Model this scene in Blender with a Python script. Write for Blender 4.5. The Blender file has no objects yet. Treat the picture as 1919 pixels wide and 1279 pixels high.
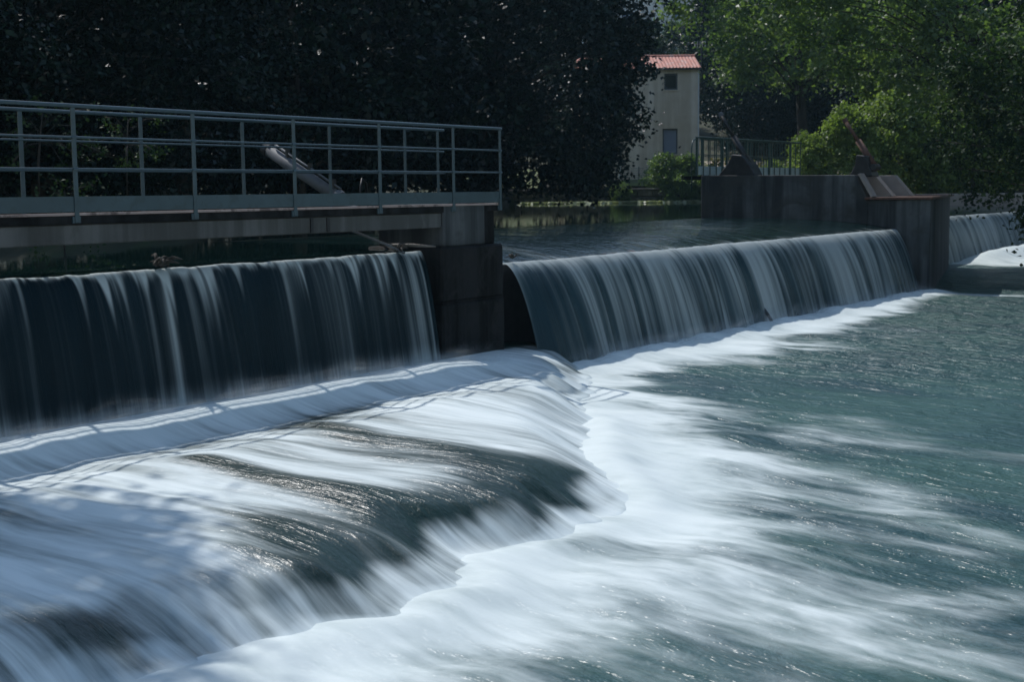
import bpy, math, random
import numpy as np
from mathutils import Vector, Matrix
R = math.radians
random.seed(7); RNG = np.random.default_rng(7)
SC = bpy.context.scene; COL = SC.collection

# ------------------------------------------------------------------ camera, world, sun
CZ = 2.65
cam = bpy.data.objects.new('camera', bpy.data.cameras.new('camera')); COL.objects.link(cam); SC.camera = cam
cam.data.sensor_width = 36; cam.data.lens = 2600 / 1919 * 36; cam.data.clip_end = 2000; cam.data.clip_start = .1
cam.data.dof.use_dof = True; cam.data.dof.focus_distance = 14; cam.data.dof.aperture_fstop = 3.5
_p = math.atan((639.5 - 359.5) / 2600)
_f = Vector((0, math.cos(_p), -math.sin(_p))); _r0 = Vector((1, 0, 0)); _u0 = Vector((0, math.sin(_p), math.cos(_p)))
_cr = (_r0 - .012 * _u0).normalized(); _cu = (_u0 + .012 * _r0).normalized()
_m = Matrix((( _cr.x, _cu.x, -_f.x, 0), (_cr.y, _cu.y, -_f.y, 0), (_cr.z, _cu.z, -_f.z, CZ), (0, 0, 0, 1)))
cam.matrix_world = _m

SUN_AZ, SUN_EL = R(-35), R(51)          # azimuth from +Y towards +X
W = bpy.data.worlds.new('World'); SC.world = W; W.use_nodes = True
nt = W.node_tree; nt.nodes.clear()
sky = nt.nodes.new('ShaderNodeTexSky'); sky.sky_type = 'NISHITA'; sky.sun_disc = False
sky.sun_elevation = SUN_EL; sky.sun_rotation = SUN_AZ; sky.air_density = 1.3; sky.dust_density = .4; sky.ozone_density = 1.0
bg = nt.nodes.new('ShaderNodeBackground'); bg.inputs[1].default_value = .125
wo = nt.nodes.new('ShaderNodeOutputWorld')
nt.links.new(sky.outputs[0], bg.inputs[0]); nt.links.new(bg.outputs[0], wo.inputs[0])
sd = bpy.data.lights.new('sun', 'SUN'); sd.energy = 3.3; sd.angle = R(.8); sd.color = (1, .975, .95)
sun = bpy.data.objects.new('sun', sd); COL.objects.link(sun)
sdir = Vector((math.sin(SUN_AZ) * math.cos(SUN_EL), math.cos(SUN_AZ) * math.cos(SUN_EL), math.sin(SUN_EL)))
sun.rotation_euler = (-sdir).to_track_quat('-Z', 'Y').to_euler(); sun.location = (0, 0, 40)
SC.view_settings.view_transform = 'Standard'; SC.view_settings.look = 'None'
SC.view_settings.gamma = 1; SC.view_settings.use_curve_mapping = False; SC.view_settings.exposure = .02
SC.cycles.max_bounces = 6; SC.cycles.transparent_max_bounces = 24; SC.cycles.use_denoising = True
SC.cycles.sample_clamp_indirect = 6

# ------------------------------------------------------------------ frames
O = np.array([-5.02, 13.6]); A = R(34)
NV = np.array([math.cos(A), -math.sin(A)]); DV = np.array([math.sin(A), math.cos(A)])   # across (downstream), along the weir
def L(w, t, z=0.):
    p = O + NV * w + DV * t
    return Vector((p[0], p[1], z))
UP, LIPR, LIPL, BAS = 1.87, 1.58, 1.85, .35        # reservoir level, right and left crests, apron basin; lower pool is 0

# ------------------------------------------------------------------ noise
def _h(i, j, s):
    n = (i.astype(np.int64) * 374761393 + j.astype(np.int64) * 668265263 + s * 974634777) & 0x7fffffff
    n = ((n ^ (n >> 13)) * 1274126177) & 0x7fffffff
    return ((n ^ (n >> 16)) & 0xffff) / 65535.
def vn(x, y, s=0):
    x = np.asarray(x, float); y = np.asarray(y, float) + np.zeros_like(x); x = x + np.zeros_like(y)
    i = np.floor(x); j = np.floor(y); fx = x - i; fy = y - j
    fx = fx * fx * (3 - 2 * fx); fy = fy * fy * (3 - 2 * fy)
    a = _h(i, j, s); b = _h(i + 1, j, s); c = _h(i, j + 1, s); d = _h(i + 1, j + 1, s)
    return (a * (1 - fx) + b * fx) * (1 - fy) + (c * (1 - fx) + d * fx) * fy
def fbm(x, y, s=0, o=3):
    r = 0; a = .5; q = 0
    for k in range(o):
        r = r + a * vn(np.asarray(x) * 2 ** k, np.asarray(y) * 2 ** k, s + k * 17); q += a; a *= .5
    return r / q
def ss(x, a, b):
    t = np.clip((np.asarray(x, float) - a) / (b - a), 0, 1); return t * t * (3 - 2 * t)
def dseg(px, py, pts):
    """distance to a polyline and the parameter along it"""
    best = np.full(np.shape(px), 1e9); par = np.zeros(np.shape(px)); n = len(pts) - 1
    for k in range(n):
        ax, ay = pts[k]; bx, by = pts[k + 1]; vx, vy = bx - ax, by - ay
        u = np.clip(((px - ax) * vx + (py - ay) * vy) / (vx * vx + vy * vy), 0, 1)
        dd = np.hypot(px - ax - u * vx, py - ay - u * vy); m = dd < best
        best = np.where(m, dd, best); par = np.where(m, (k + u) / n, par)
    return best, par

# ------------------------------------------------------------------ materials
def newmat(name):
    m = bpy.data.materials.new(name); m.use_nodes = True; t = m.node_tree; t.nodes.clear()
    o = t.nodes.new('ShaderNodeOutputMaterial')
    def N(ty, **kw):
        n = t.nodes.new('ShaderNode' + ty)
        for k, v in kw.items():
            if k.startswith('i_'): n.inputs[k[2:].replace('_', ' ')].default_value = v
            else: setattr(n, k, v)
        return n
    def K(a, b): t.links.new(a, b)
    return m, t, o, N, K
def ramp(N, pts):
    r = N('ValToRGB'); e = r.color_ramp.elements
    while len(e) > 1: e.remove(e[-1])
    e[0].position = pts[0][0]; e[0].color = (*pts[0][1], 1)
    for p, c in pts[1:]:
        q = e.new(p); q.color = (*c, 1)
    return r
def noise(N, K, vec, scale, detail=4, rough=.55, sc=(1, 1, 1), dist=0):
    mp = N('Mapping'); mp.inputs['Scale'].default_value = sc; K(vec, mp.inputs['Vector'])
    n = N('TexNoise'); n.inputs['Scale'].default_value = scale; n.inputs['Detail'].default_value = detail
    n.inputs['Roughness'].default_value = rough; n.inputs['Distortion'].default_value = dist
    K(mp.outputs[0], n.inputs['Vector']); return n.outputs['Fac']
def surf(name, c1, c2, rough=.7, scale=2., sc=(1, 1, 1), streak=None, bump=.15, bscale=20, metal=0, spec=.5, patch=None):
    m, t, o, N, K = newmat(name)
    tc = N('TexCoord'); v = tc.outputs['Object']
    f = noise(N, K, v, scale, 5, .6, sc)
    r = ramp(N, [(.3, c1), (.7, c2)]); K(f, r.inputs[0]); col = r.outputs[0]
    if streak:      # run-off stains: noise stretched down the face
        f2 = noise(N, K, v, streak[0], 4, .6, (1, 1, .06)); r2 = ramp(N, [(.42, streak[1]), (.62, (1, 1, 1))]); K(f2, r2.inputs[0])
        mx = N('MixRGB', blend_type='MULTIPLY'); mx.inputs[0].default_value = 1; K(col, mx.inputs[1]); K(r2.outputs[0], mx.inputs[2]); col = mx.outputs[0]
    if patch:
        f3 = noise(N, K, v, patch[0], 5, .65, (1, 1, 1), .6); r3 = ramp(N, [(.52, (0, 0, 0)), (.62, (1, 1, 1))]); K(f3, r3.inputs[0])
        mx = N('MixRGB'); K(r3.outputs[0], mx.inputs[0]); K(col, mx.inputs[1]); mx.inputs[2].default_value = (*patch[1], 1); col = mx.outputs[0]
    b = N('BsdfPrincipled'); K(col, b.inputs['Base Color']); b.inputs['Roughness'].default_value = rough
    b.inputs['Metallic'].default_value = metal; b.inputs['Specular IOR Level'].default_value = spec
    f4 = noise(N, K, v, bscale, 5, .6); bp = N('Bump'); bp.inputs['Strength'].default_value = bump; bp.inputs['Distance'].default_value = .02
    K(f4, bp.inputs['Height']); K(bp.outputs[0], b.inputs['Normal']); K(b.outputs[0], o.inputs[0]); return m
def leafmat(name, c1, c2, c3, trans=.35, rough=.42, spec=.35):
    m, t, o, N, K = newmat(name)
    at = N('Attribute'); at.attribute_name = 'tint'
    r = ramp(N, [(0, c1), (.5, c2), (1, c3)]); K(at.outputs['Fac'], r.inputs[0])
    b = N('BsdfPrincipled'); K(r.outputs[0], b.inputs['Base Color']); b.inputs['Roughness'].default_value = rough
    b.inputs['Specular IOR Level'].default_value = spec
    tr = N('BsdfTranslucent'); mx2 = N('MixRGB', blend_type='MULTIPLY'); mx2.inputs[0].default_value = 1
    K(r.outputs[0], mx2.inputs[1]); mx2.inputs[2].default_value = (1.3, 1.5, .5, 1); K(mx2.outputs[0], tr.inputs['Color'])
    mx = N('MixShader'); mx.inputs[0].default_value = trans; K(b.outputs[0], mx.inputs[1]); K(tr.outputs[0], mx.inputs[2])
    K(mx.outputs[0], o.inputs[0]); return m
def watermat(name, deep, shallow, foamc=(.83, .885, .87), s1=(3.2, .55), s2=(14, 1.6), amp=.9, rough=.09, b_str=.5, b_sc=(9, 2.2), fine=26, gain=1.0, trans=0., fdist=.03, bdist=.06, clear=False, spec=.5, b2w=.3):
    """flow: UV (across, along); attribute foam 0..1 = air in the water, plus painted sunlight atop the right fall; attribute chop = how ruffled it is"""
    m, t, o, N, K = newmat(name)
    uv = N('UVMap'); uv.uv_map = 'flow'; v = uv.outputs[0]
    fo = N('Attribute'); fo.attribute_name = 'foam'; ch = N('Attribute'); ch.attribute_name = 'chop'
    n1 = noise(N, K, v, 1, 4, .6, (s1[0], s1[1], 1), .35); n2 = noise(N, K, v, 1, 3, .55, (s2[0], s2[1], 1), .15)
    n3 = noise(N, K, v, 1, 3, .5, (1.1, .35, 1), .5)
    def M(op, a, b=None, c=None):
        q = N('Math', operation=op)
        for i, x in enumerate((a, b, c)):
            if x is None: continue
            if isinstance(x, (int, float)): q.inputs[i].default_value = x
            else: K(x, q.inputs[i])
        return q.outputs[0]
    nn = M('ADD', M('MULTIPLY', n1, .5), M('ADD', M('MULTIPLY', n2, .22), M('MULTIPLY', n3, .28)))
    dev = M('MULTIPLY', M('SUBTRACT', nn, .5), amp * 3.6)
    # the noise bites hardest where the foam is half broken up
    f0 = fo.outputs['Fac']
    w_ = M('ADD', M('MULTIPLY', M('MULTIPLY', f0, M('SUBTRACT', 1.15, f0)), 3.2), .03)
    f = M('ADD', f0, M('MULTIPLY', dev, w_))
    mr = N('MapRange'); mr.interpolation_type = 'SMOOTHSTEP'; K(f, mr.inputs[0])
    mr.inputs[1].default_value = .05; mr.inputs[2].default_value = 1.12; fac = M('MULTIPLY', mr.outputs[0], gain)
    r = ramp(N, [(.35, deep), (.65, shallow)]); K(n3, r.inputs[0])
    b = N('BsdfPrincipled'); K(r.outputs[0], b.inputs['Base Color']); b.inputs['Roughness'].default_value = rough; b.inputs['IOR'].default_value = 1.33; b.inputs['Specular IOR Level'].default_value = spec
    fb = N('BsdfPrincipled'); fb.inputs['Roughness'].default_value = .75; fb.inputs['Specular IOR Level'].default_value = .25
    fr = ramp(N, [(.25, tuple(x * y for x, y in zip(foamc, (.66, .72, .73)))), (.75, foamc)]); K(nn, fr.inputs[0]); K(fr.outputs[0], fb.inputs['Base Color'])
    fs = fb.outputs[0]
    if trans:
        tl = N('BsdfTranslucent'); tl.inputs['Color'].default_value = (*foamc, 1); m0 = N('MixShader'); m0.inputs[0].default_value = trans
        K(fb.outputs[0], m0.inputs[1]); K(tl.outputs[0], m0.inputs[2]); fs = m0.outputs[0]
    b1 = noise(N, K, v, 1, 4, .6, (b_sc[0], b_sc[1], 1), .3); b2 = noise(N, K, v, 1, 3, .6, (fine, fine * .45, 1), .2)
    hh = M('MULTIPLY', M('ADD', b1, M('MULTIPLY', b2, b2w)), ch.outputs['Fac'])
    bp = N('Bump'); bp.inputs['Strength'].default_value = b_str; bp.inputs['Distance'].default_value = bdist; K(hh, bp.inputs['Height'])
    K(bp.outputs[0], b.inputs['Normal'])
    bp2 = N('Bump'); bp2.inputs['Strength'].default_value = .6; bp2.inputs['Distance'].default_value = fdist; K(nn, bp2.inputs['Height']); K(bp2.outputs[0], fb.inputs['Normal'])
    mx = N('MixShader'); K(fac, mx.inputs[0]); K(b.outputs[0], mx.inputs[1]); K(fs, mx.inputs[2]); fin = mx.outputs[0]
    if clear:       # clear water thins out over the crest and lets light through
        ca = N('Attribute'); ca.attribute_name = 'clear'; tp = N('BsdfTransparent'); tp.inputs[0].default_value = (.80, .92, .93, 1)
        m4 = N('MixShader'); K(ca.outputs['Fac'], m4.inputs[0]); K(fin, m4.inputs[1]); K(tp.outputs[0], m4.inputs[2]); fin = m4.outputs[0]
    K(fin, o.inputs[0]); return m

M_ = {}
M_['concrete'] = surf('concrete', (.075, .077, .075), (.13, .13, .125), .85, 1.6, (1, 1, 1), (3.5, (.5, .5, .48)), .3, 14, patch=(1.3, (.055, .056, .052)))
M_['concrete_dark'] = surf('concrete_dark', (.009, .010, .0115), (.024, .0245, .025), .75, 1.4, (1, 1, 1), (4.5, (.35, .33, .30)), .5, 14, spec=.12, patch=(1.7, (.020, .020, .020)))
M_['concrete_wall'] = surf('concrete_wall', (.040, .046, .048), (.10, .106, .108), .85, 1.1, (1, 1, 1), (3.4, (.25, .27, .28)), .3, 10, patch=(.8, (.035, .036, .034)))
M_['concrete_pale'] = surf('concrete_pale', (.22, .19, .17), (.34, .30, .27), .85, 2.5, (1, 1, 1), None, .3, 16)
M_['slab_edge'] = surf('slab_edge', (.27, .20, .18), (.42, .33, .30), .85, 3, (1, 1, 1), None, .4, 18, patch=(3, (.12, .09, .08)))
M_['paint'] = surf('blue_green_paint', (.030, .058, .072), (.046, .082, .10), .38, 3, bump=.05, metal=0, patch=(7, (.03, .055, .065)))
M_['paint_pale'] = surf('pale_panel_paint', (.25, .36, .38), (.36, .46, .48), .5, 3, bump=.05)
M_['green_paint'] = surf('dark_green_paint', (.02, .05, .045), (.035, .075, .068), .4, 4, bump=.05)
M_['galv'] = surf('galvanised_steel', (.07, .076, .085), (.12, .128, .14), .7, 6, bump=.08, metal=.1)
M_['dark_steel'] = surf('dark_steel', (.012, .013, .015), (.03, .03, .032), .5, 6, bump=.1, metal=.3)
M_['rust'] = surf('rusty_steel', (.06, .028, .02), (.13, .065, .045), .75, 8, bump=.3)
M_['bark'] = surf('bark', (.03, .026, .022), (.07, .06, .05), .9, 6, (1, 1, .2), None, .5, 18)
M_['wood'] = surf('weathered_wood', (.09, .08, .07), (.2, .18, .16), .7, 6, (1, 1, 1), None, .4, 25)
M_['grass'] = surf('grass_bank', (.07, .10, .035), (.13, .16, .055), .9, 1.2, patch=(.4, (.13, .11, .06)), bump=.5, bscale=8)
M_['earth'] = surf('bank_earth', (.025, .028, .014), (.05, .052, .026), .95, .8, patch=(.5, (.03, .045, .015)), bump=.5, bscale=6)
M_['sand'] = surf('sandy_path', (.40, .33, .27), (.52, .44, .37), .9, 2)
M_['render'] = surf('house_render', (.76, .64, .50), (.88, .77, .64), .9, 1.2, (1, 1, 1), (1.8, (.8, .77, .72)), .25, 9)
M_['white'] = surf('white_render', (.62, .62, .62), (.74, .74, .74), .8, 1)
M_['tile'] = surf('terracotta_tile', (.42, .16, .11), (.62, .28, .21), .8, 5, bump=.2, patch=(3, (.50, .33, .28)))
M_['glass'] = surf('window_glass', (.015, .018, .02), (.03, .034, .04), .08, 1, bump=.02)
M_['shutter'] = surf('grey_blue_blind', (.24, .27, .34), (.28, .31, .38), .6, 1, bump=.02)
M_['frame'] = surf('window_frame', (.10, .11, .12), (.14, .15, .16), .6, 2, bump=.02)
M_['stone'] = surf('bank_stone', (.09, .088, .075), (.19, .18, .15), .9, 3, (1, 1, 1), (2, (.5, .5, .42)), .5, 9, patch=(1.5, (.05, .06, .03)))
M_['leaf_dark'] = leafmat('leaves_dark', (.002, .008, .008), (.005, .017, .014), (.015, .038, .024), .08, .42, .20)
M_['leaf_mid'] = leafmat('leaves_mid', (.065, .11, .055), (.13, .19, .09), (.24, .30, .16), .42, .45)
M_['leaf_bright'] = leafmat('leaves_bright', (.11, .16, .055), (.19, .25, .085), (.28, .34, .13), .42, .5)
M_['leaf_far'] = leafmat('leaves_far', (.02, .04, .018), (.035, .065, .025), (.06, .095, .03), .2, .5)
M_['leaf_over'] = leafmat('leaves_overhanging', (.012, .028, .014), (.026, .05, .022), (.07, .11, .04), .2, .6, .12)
M_['lily'] = leafmat('lily_pads', (.36, .40, .26), (.50, .52, .36), (.62, .62, .48), .1, .5)
M_['straw'] = leafmat('dry_grass', (.16, .14, .06), (.24, .20, .09), (.16, .20, .05), .4, .7)
M_['pool'] = watermat('pool_water', (.029, .070, .075), (.052, .114, .102), foamc=(.83, .885, .865), s1=(1.6, .62), s2=(7, 1.2), amp=.95, rough=.31, b_str=1.0, b_sc=(4.2, 2.2), fine=9, bdist=.14, gain=.93, b2w=.10)
M_['apron'] = watermat('apron_water', (.008, .024, .021), (.014, .040, .034), s1=(3.2, .42), s2=(13, 1.0), amp=.8, rough=.3, b_str=.6, b_sc=(12, 2.0), fine=30)
M_['lake'] = watermat('reservoir_water', (.004, .014, .014), (.007, .022, .020), s1=(3, .6), s2=(12, 2), rough=.03, b_str=.5, b_sc=(3.2, 1.6), fine=12, clear=True)
M_['fallL'] = watermat('thin_curtain_water', (.004, .013, .018), (.007, .020, .027), s1=(3, .1), s2=(22, .25), amp=.55, rough=.3, b_str=.5, b_sc=(16, .4), fine=30, trans=.35, gain=.95, spec=.15)
M_['fallR'] = watermat('thick_curtain_water', (.014, .036, .045), (.026, .058, .068), s1=(3.3, .12), s2=(24, .3), amp=.5, rough=.2, b_str=.6, b_sc=(14, .4), fine=30, trans=.5, gain=1.0, spec=.3)
def mistmat():
    m, t, o, N, K = newmat('spray'); at = N('Attribute'); at.attribute_name = 'foam'
    uv = N('UVMap'); uv.uv_map = 'flow'; n = noise(N, K, uv.outputs[0], 1, 4, .6, (2.4, 1.5, 1), .3)
    mr = N('MapRange'); mr.inputs[1].default_value = .3; mr.inputs[2].default_value = .75; K(n, mr.inputs[0])
    q = N('Math', operation='MULTIPLY'); K(mr.outputs[0], q.inputs[0]); K(at.outputs['Fac'], q.inputs[1])
    tr = N('BsdfTransparent'); d = N('BsdfDiffuse'); d.inputs[0].default_value = (.8, .85, .88, 1); tl = N('BsdfTranslucent'); tl.inputs[0].default_value = (.8, .85, .88, 1)
    m0 = N('MixShader'); m0.inputs[0].default_value = .5; K(d.outputs[0], m0.inputs[1]); K(tl.outputs[0], m0.inputs[2])
    mx = N('MixShader'); K(q.outputs[0], mx.inputs[0]); K(tr.outputs[0], mx.inputs[1]); K(m0.outputs[0], mx.inputs[2]); K(mx.outputs[0], o.inputs[0]); return m
M_['mist'] = mistmat()

# ------------------------------------------------------------------ object helpers
def tag(o, label=None, cat=None, group=None, kind=None):
    if label: o['label'] = label
    if cat: o['category'] = cat
    if group: o['group'] = group
    if kind: o['kind'] = kind
    return o
def thing(name, label, cat, base=(0, 0, 0), dam=False, group=None, rz=0.):
    o = bpy.data.objects.new(name, None); COL.objects.link(o); o.empty_display_size = .3
    o.location = L(*base) if dam else Vector(base); o.rotation_euler = (0, 0, -A if dam else rz)
    o['_b'] = list(base); return tag(o, label, cat, group)
class MB:
    def __init__(s): s.v = []; s.f = []
    def add(s, vs, fs):
        k = len(s.v); s.v += [tuple(p) for p in vs]; s.f += [tuple(i + k for i in f) for f in fs]; return s
    def box(s, x0, x1, y0, y1, z0, z1):
        vs = [(x0, y0, z0), (x1, y0, z0), (x1, y1, z0), (x0, y1, z0), (x0, y0, z1), (x1, y0, z1), (x1, y1, z1), (x0, y1, z1)]
        return s.add(vs, [(0, 3, 2, 1), (4, 5, 6, 7), (0, 1, 5, 4), (1, 2, 6, 5), (2, 3, 7, 6), (3, 0, 4, 7)])
    def prism(s, poly, a0, a1, ax='y'):
        """extrude a closed outline (list of 2-D points) along an axis"""
        n = len(poly)
        def P(p, a): return {'y': (p[0], a, p[1]), 'x': (a, p[0], p[1]), 'z': (p[0], p[1], a)}[ax]
        vs = [P(p, a0) for p in poly] + [P(p, a1) for p in poly]
        return s.add(vs, [tuple(range(n - 1, -1, -1)), tuple(range(n, 2 * n))] + [(i, (i + 1) % n, n + (i + 1) % n, n + i) for i in range(n)])
    def tube(s, pts, r, n=8):
        pts = [Vector(p) for p in pts]; rr = r if isinstance(r, (list, tuple)) else [r] * len(pts); rings = []
        for i, p in enumerate(pts):
            d = (pts[min(i + 1, len(pts) - 1)] - pts[max(i - 1, 0)]).normalized()
            u = d.cross(Vector((0, 0, 1))); u = u.normalized() if u.length > .05 else Vector((1, 0, 0)); w = d.cross(u).normalized()
            rings.append([p + (u * math.cos(2 * math.pi * k / n) + w * math.sin(2 * math.pi * k / n)) * rr[i] for k in range(n)])
        vs = [q for r_ in rings for q in r_]; fs = []
        for i in range(len(pts) - 1):
            for k in range(n): fs.append((i * n + k, i * n + (k + 1) % n, (i + 1) * n + (k + 1) % n, (i + 1) * n + k))
        fs.append(tuple(range(n - 1, -1, -1))); m = (len(pts) - 1) * n; fs.append(tuple(range(m, m + n)))
        return s.add(vs, fs)
    def mesh(s, name, mat, base=(0, 0, 0), bev=0, smooth=False):
        me = bpy.data.meshes.new(name); b = base
        me.from_pydata([(p[0] - b[0], p[1] - b[1], p[2] - b[2]) for p in s.v], [], s.f); me.update()
        me.materials.append(mat)
        if bev:
            import bmesh
            bm = bmesh.new(); bm.from_mesh(me)
            bmesh.ops.bevel(bm, geom=[e for e in bm.edges if e.calc_length() > bev * 3], offset=bev, segments=1, affect='EDGES', clamp_overlap=True); bm.to_mesh(me); bm.free()
        if smooth: me.polygons.foreach_set('use_smooth', [True] * len(me.polygons))
        return me
    def part(s, name, mat, parent, bev=0, smooth=False):
        r = parent
        while r.parent: r = r.parent
        o = bpy.data.objects.new(name, s.mesh(name, mat, r.get('_b', (0, 0, 0)), bev, smooth)); COL.objects.link(o); o.parent = parent; return o
    def solo(s, name, mat, label, cat, base=(0, 0, 0), dam=False, group=None, bev=0, smooth=False, kind=None):
        o = bpy.data.objects.new(name, s.mesh(name, mat, base, bev, smooth)); COL.objects.link(o)
        o.location = L(*base) if dam else Vector(base); o.rotation_euler = (0, 0, -A if dam else 0)
        return tag(o, label, cat, group, kind)
def inst(name, me, parent, loc=(0, 0, 0), rz=0, scale=None):
    """another copy of a piece, sharing its mesh"""
    o = bpy.data.objects.new(name, me); COL.objects.link(o); o.parent = parent; o.location = loc; o.rotation_euler = (0, 0, rz)
    if scale: o.scale = scale
    return o
def grid(name, X, Y, Z, mat, uv=None, attrs=None, dam=False, smooth=True, keep=None, base=(0, 0, 0)):
    """mesh from 2-D arrays"""
    a, b = X.shape; co = np.stack([X - base[0], Y - base[1], Z - base[2]], -1).reshape(-1, 3)
    i = np.arange(a * b).reshape(a, b)
    q = np.stack([i[:-1, :-1], i[1:, :-1], i[1:, 1:], i[:-1, 1:]], -1).reshape(-1, 4)
    if keep is not None:
        k = keep.reshape(-1); q = q[k[q].all(1)]
    me = bpy.data.meshes.new(name); me.vertices.add(len(co)); me.vertices.foreach_set('co', co.astype(np.float32).ravel())
    me.loops.add(q.size); me.loops.foreach_set('vertex_index', q.astype(np.int32).ravel())
    me.polygons.add(len(q)); me.polygons.foreach_set('loop_start', np.arange(0, q.size, 4, dtype=np.int32))
    me.polygons.foreach_set('loop_total', np.full(len(q), 4, np.int32)); me.update(calc_edges=True)
    if smooth: me.polygons.foreach_set('use_smooth', np.ones(len(q), bool))
    if uv is not None:
        l = me.uv_layers.new(name='flow'); u = np.stack([uv[0], uv[1]], -1).reshape(-1, 2)[q.ravel()]; l.data.foreach_set('uv', u.astype(np.float32).ravel())
    for k, arr in (attrs or {}).items():
        at = me.attributes.new(k, 'FLOAT', 'POINT'); at.data.foreach_set('value', np.asarray(arr, np.float32).ravel())
    me.materials.append(mat); me.validate()
    o = bpy.data.objects.new(name, me); COL.objects.link(o)
    o.location = L(*base) if dam else Vector(base); o.rotation_euler = (0, 0, -A if dam else 0); return o

# ------------------------------------------------------------------ terrain
WATER = [(-40, 2), (-9.5, 6), (-7.6, 20), (-7.0, 27), (-5.2, 36), (-3.4, 46), (-1.6, 58), (-.4, 72), (0, 86.5), (13, 86.5), (13.5, 74), (10.5, 58.6), (31, 58.6), (31, 50), (21, 42), (16.5, 30), (13.5, 20), (12.5, 8), (13, 3.5), (-6, 3.5), (-40, -2)]
WATER = [(-9.8, 3.5)] + WATER[1:-3] + [(13, 3.5)]
def inside(px, py, poly):
    r = np.zeros(px.shape, bool); n = len(poly)
    for i in range(n):
        x0, y0 = poly[i]; x1, y1 = poly[(i + 1) % n]
        c = ((y0 > py) != (y1 > py)) & (px < (x1 - x0) * (py - y0) / (y1 - y0 + 1e-12) + x0); r ^= c
    return r
def ground(px, py):
    dist, _ = dseg(px, py, WATER + [WATER[0]]); ins = inside(px, py, WATER)
    h = 2.25 + .35 * (fbm(px * .15, py * .15, 3) - .5)
    h = h + np.clip(py - 86, 0, 14) * .175 + np.clip(py - 100, 0, 200) * .17 + ss(px, -12, -45) * 5 * ss(py, 20, 60) + np.clip(px - 20, 0, 40) * .06
    h = np.where(py < 14, 1.1 + (h - 1.1) * ss(py, 6, 14), h)
    bank = ss(dist, .0, 1.2)
    out = -.3 + (h + .3) * np.where(py > 85, ss(dist, 0, .5), .6 + .4 * bank) * ss(dist, -.01, .35)
    return np.where(ins, -1.2 * ss(dist, 0, .6) - .3 * (dist < .6), out)
gx = np.concatenate([np.arange(-120, -20, 4), np.arange(-20, 34, .6), np.arange(34, 130, 4)]); gy = np.concatenate([np.arange(-12, 100, .6), np.arange(100, 330, 4)])
GX, GY = np.meshgrid(gx, gy, indexing='ij'); GZ = ground(GX, GY)
tag(grid('ground', GX, GY, GZ, M_['earth']), kind='structure')

# ------------------------------------------------------------------ water
# lip of the apron (where the sheet plunges into the pool), across as a function of along
LT = [-12, -5, -3.46, -2.93, -2.37, -1.88, -1.21, -.47, .1, .5, 1.22, 1.95, 2.64, 3.47, 5.14, 7.34, 8.6, 9.3]
LW = [5.7, 5.9, 6.03, 6.24, 6.2, 6.42, 6.38, 6.0, 6.12, 6.15, 6.12, 5.98, 5.35, 4.65, 3.62, 2.22, 1.35, .7]
def lip(t): return np.interp(t, LT, LW) + .42 * (fbm(np.asarray(t) * 1.4, 0 * np.asarray(t), 5) - .5) + .10 * (vn(np.asarray(t) * 4.1, 0 * np.asarray(t), 9) - .5)

# apron: basin below the left weir and the sheet sliding over the lip
w = np.arange(-.15, 7.3, .035); t = np.arange(-9, 9.35, .04); Wg, Tg = np.meshgrid(w, t, indexing='ij')
lp = lip(Tg); s = lp - Wg
Tb = Tg + .25 * (fbm(Wg * .5, Tg * .4, 21) - .5)
along = Wg + .0 * Tg
d1, p1 = dseg(Wg, Tb, [(2.5, 1.75), (3.5, 1.44), (4.55, 1.28), (5.49, 1.14), (6.36, .8)])
d2, p2 = dseg(Wg, Tb, [(3.1, -.40), (4.0, -.49), (4.88, -.54), (5.73, -.65), (6.45, -.68)])
d3, p3 = dseg(Wg, Tb, [(5.0, -1.5), (5.71, -1.72), (6.86, -2.15)])
d4, p4 = dseg(Wg, Tb, [(5.3, -3.5), (6.6, -3.75)])
d5, p5 = dseg(Wg, Tb, [(1.95, 3.2), (2.15, 1.6)])
d6, p6 = dseg(Wg, Tb, [(2.1, .6), (2.3, -.3)])
foam = .80 + .60 * (fbm(Wg * .55, Tg * 2.0, 31) - .5)
foam = foam - .75 * np.exp(-(d1 / (.22 + .34 * p1)) ** 2) - .80 * np.exp(-(d2 / (.20 + .36 * p2)) ** 2)
foam = foam - .42 * np.exp(-(d3 / .36) ** 2) - .25 * np.exp(-(d4 / .35) ** 2) - .5 * np.exp(-(d5 / .18) ** 2) - .4 * np.exp(-(d6 / .22) ** 2)
foam = foam - .62 * ss(Wg, 4.7, 5.9) * ss(Tg, -1.2, -.4) * ss(-Tg, -2.6, -1.7)
foam = foam - .22 * ss(s, 1.6, .5) * ss(-Tg, -3.2, -.5) * ss(s, -.1, .1)
foam = foam + .5 * np.exp(-((Wg - .95) / .55) ** 2)
foam = np.where(Wg < .35, foam * ss(Wg, -.05, .5), foam)
foam = foam - .55 * ss(Tg, 6.9, 7.8) * np.exp(-((Wg - 1.1) / .9) ** 2)
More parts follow.
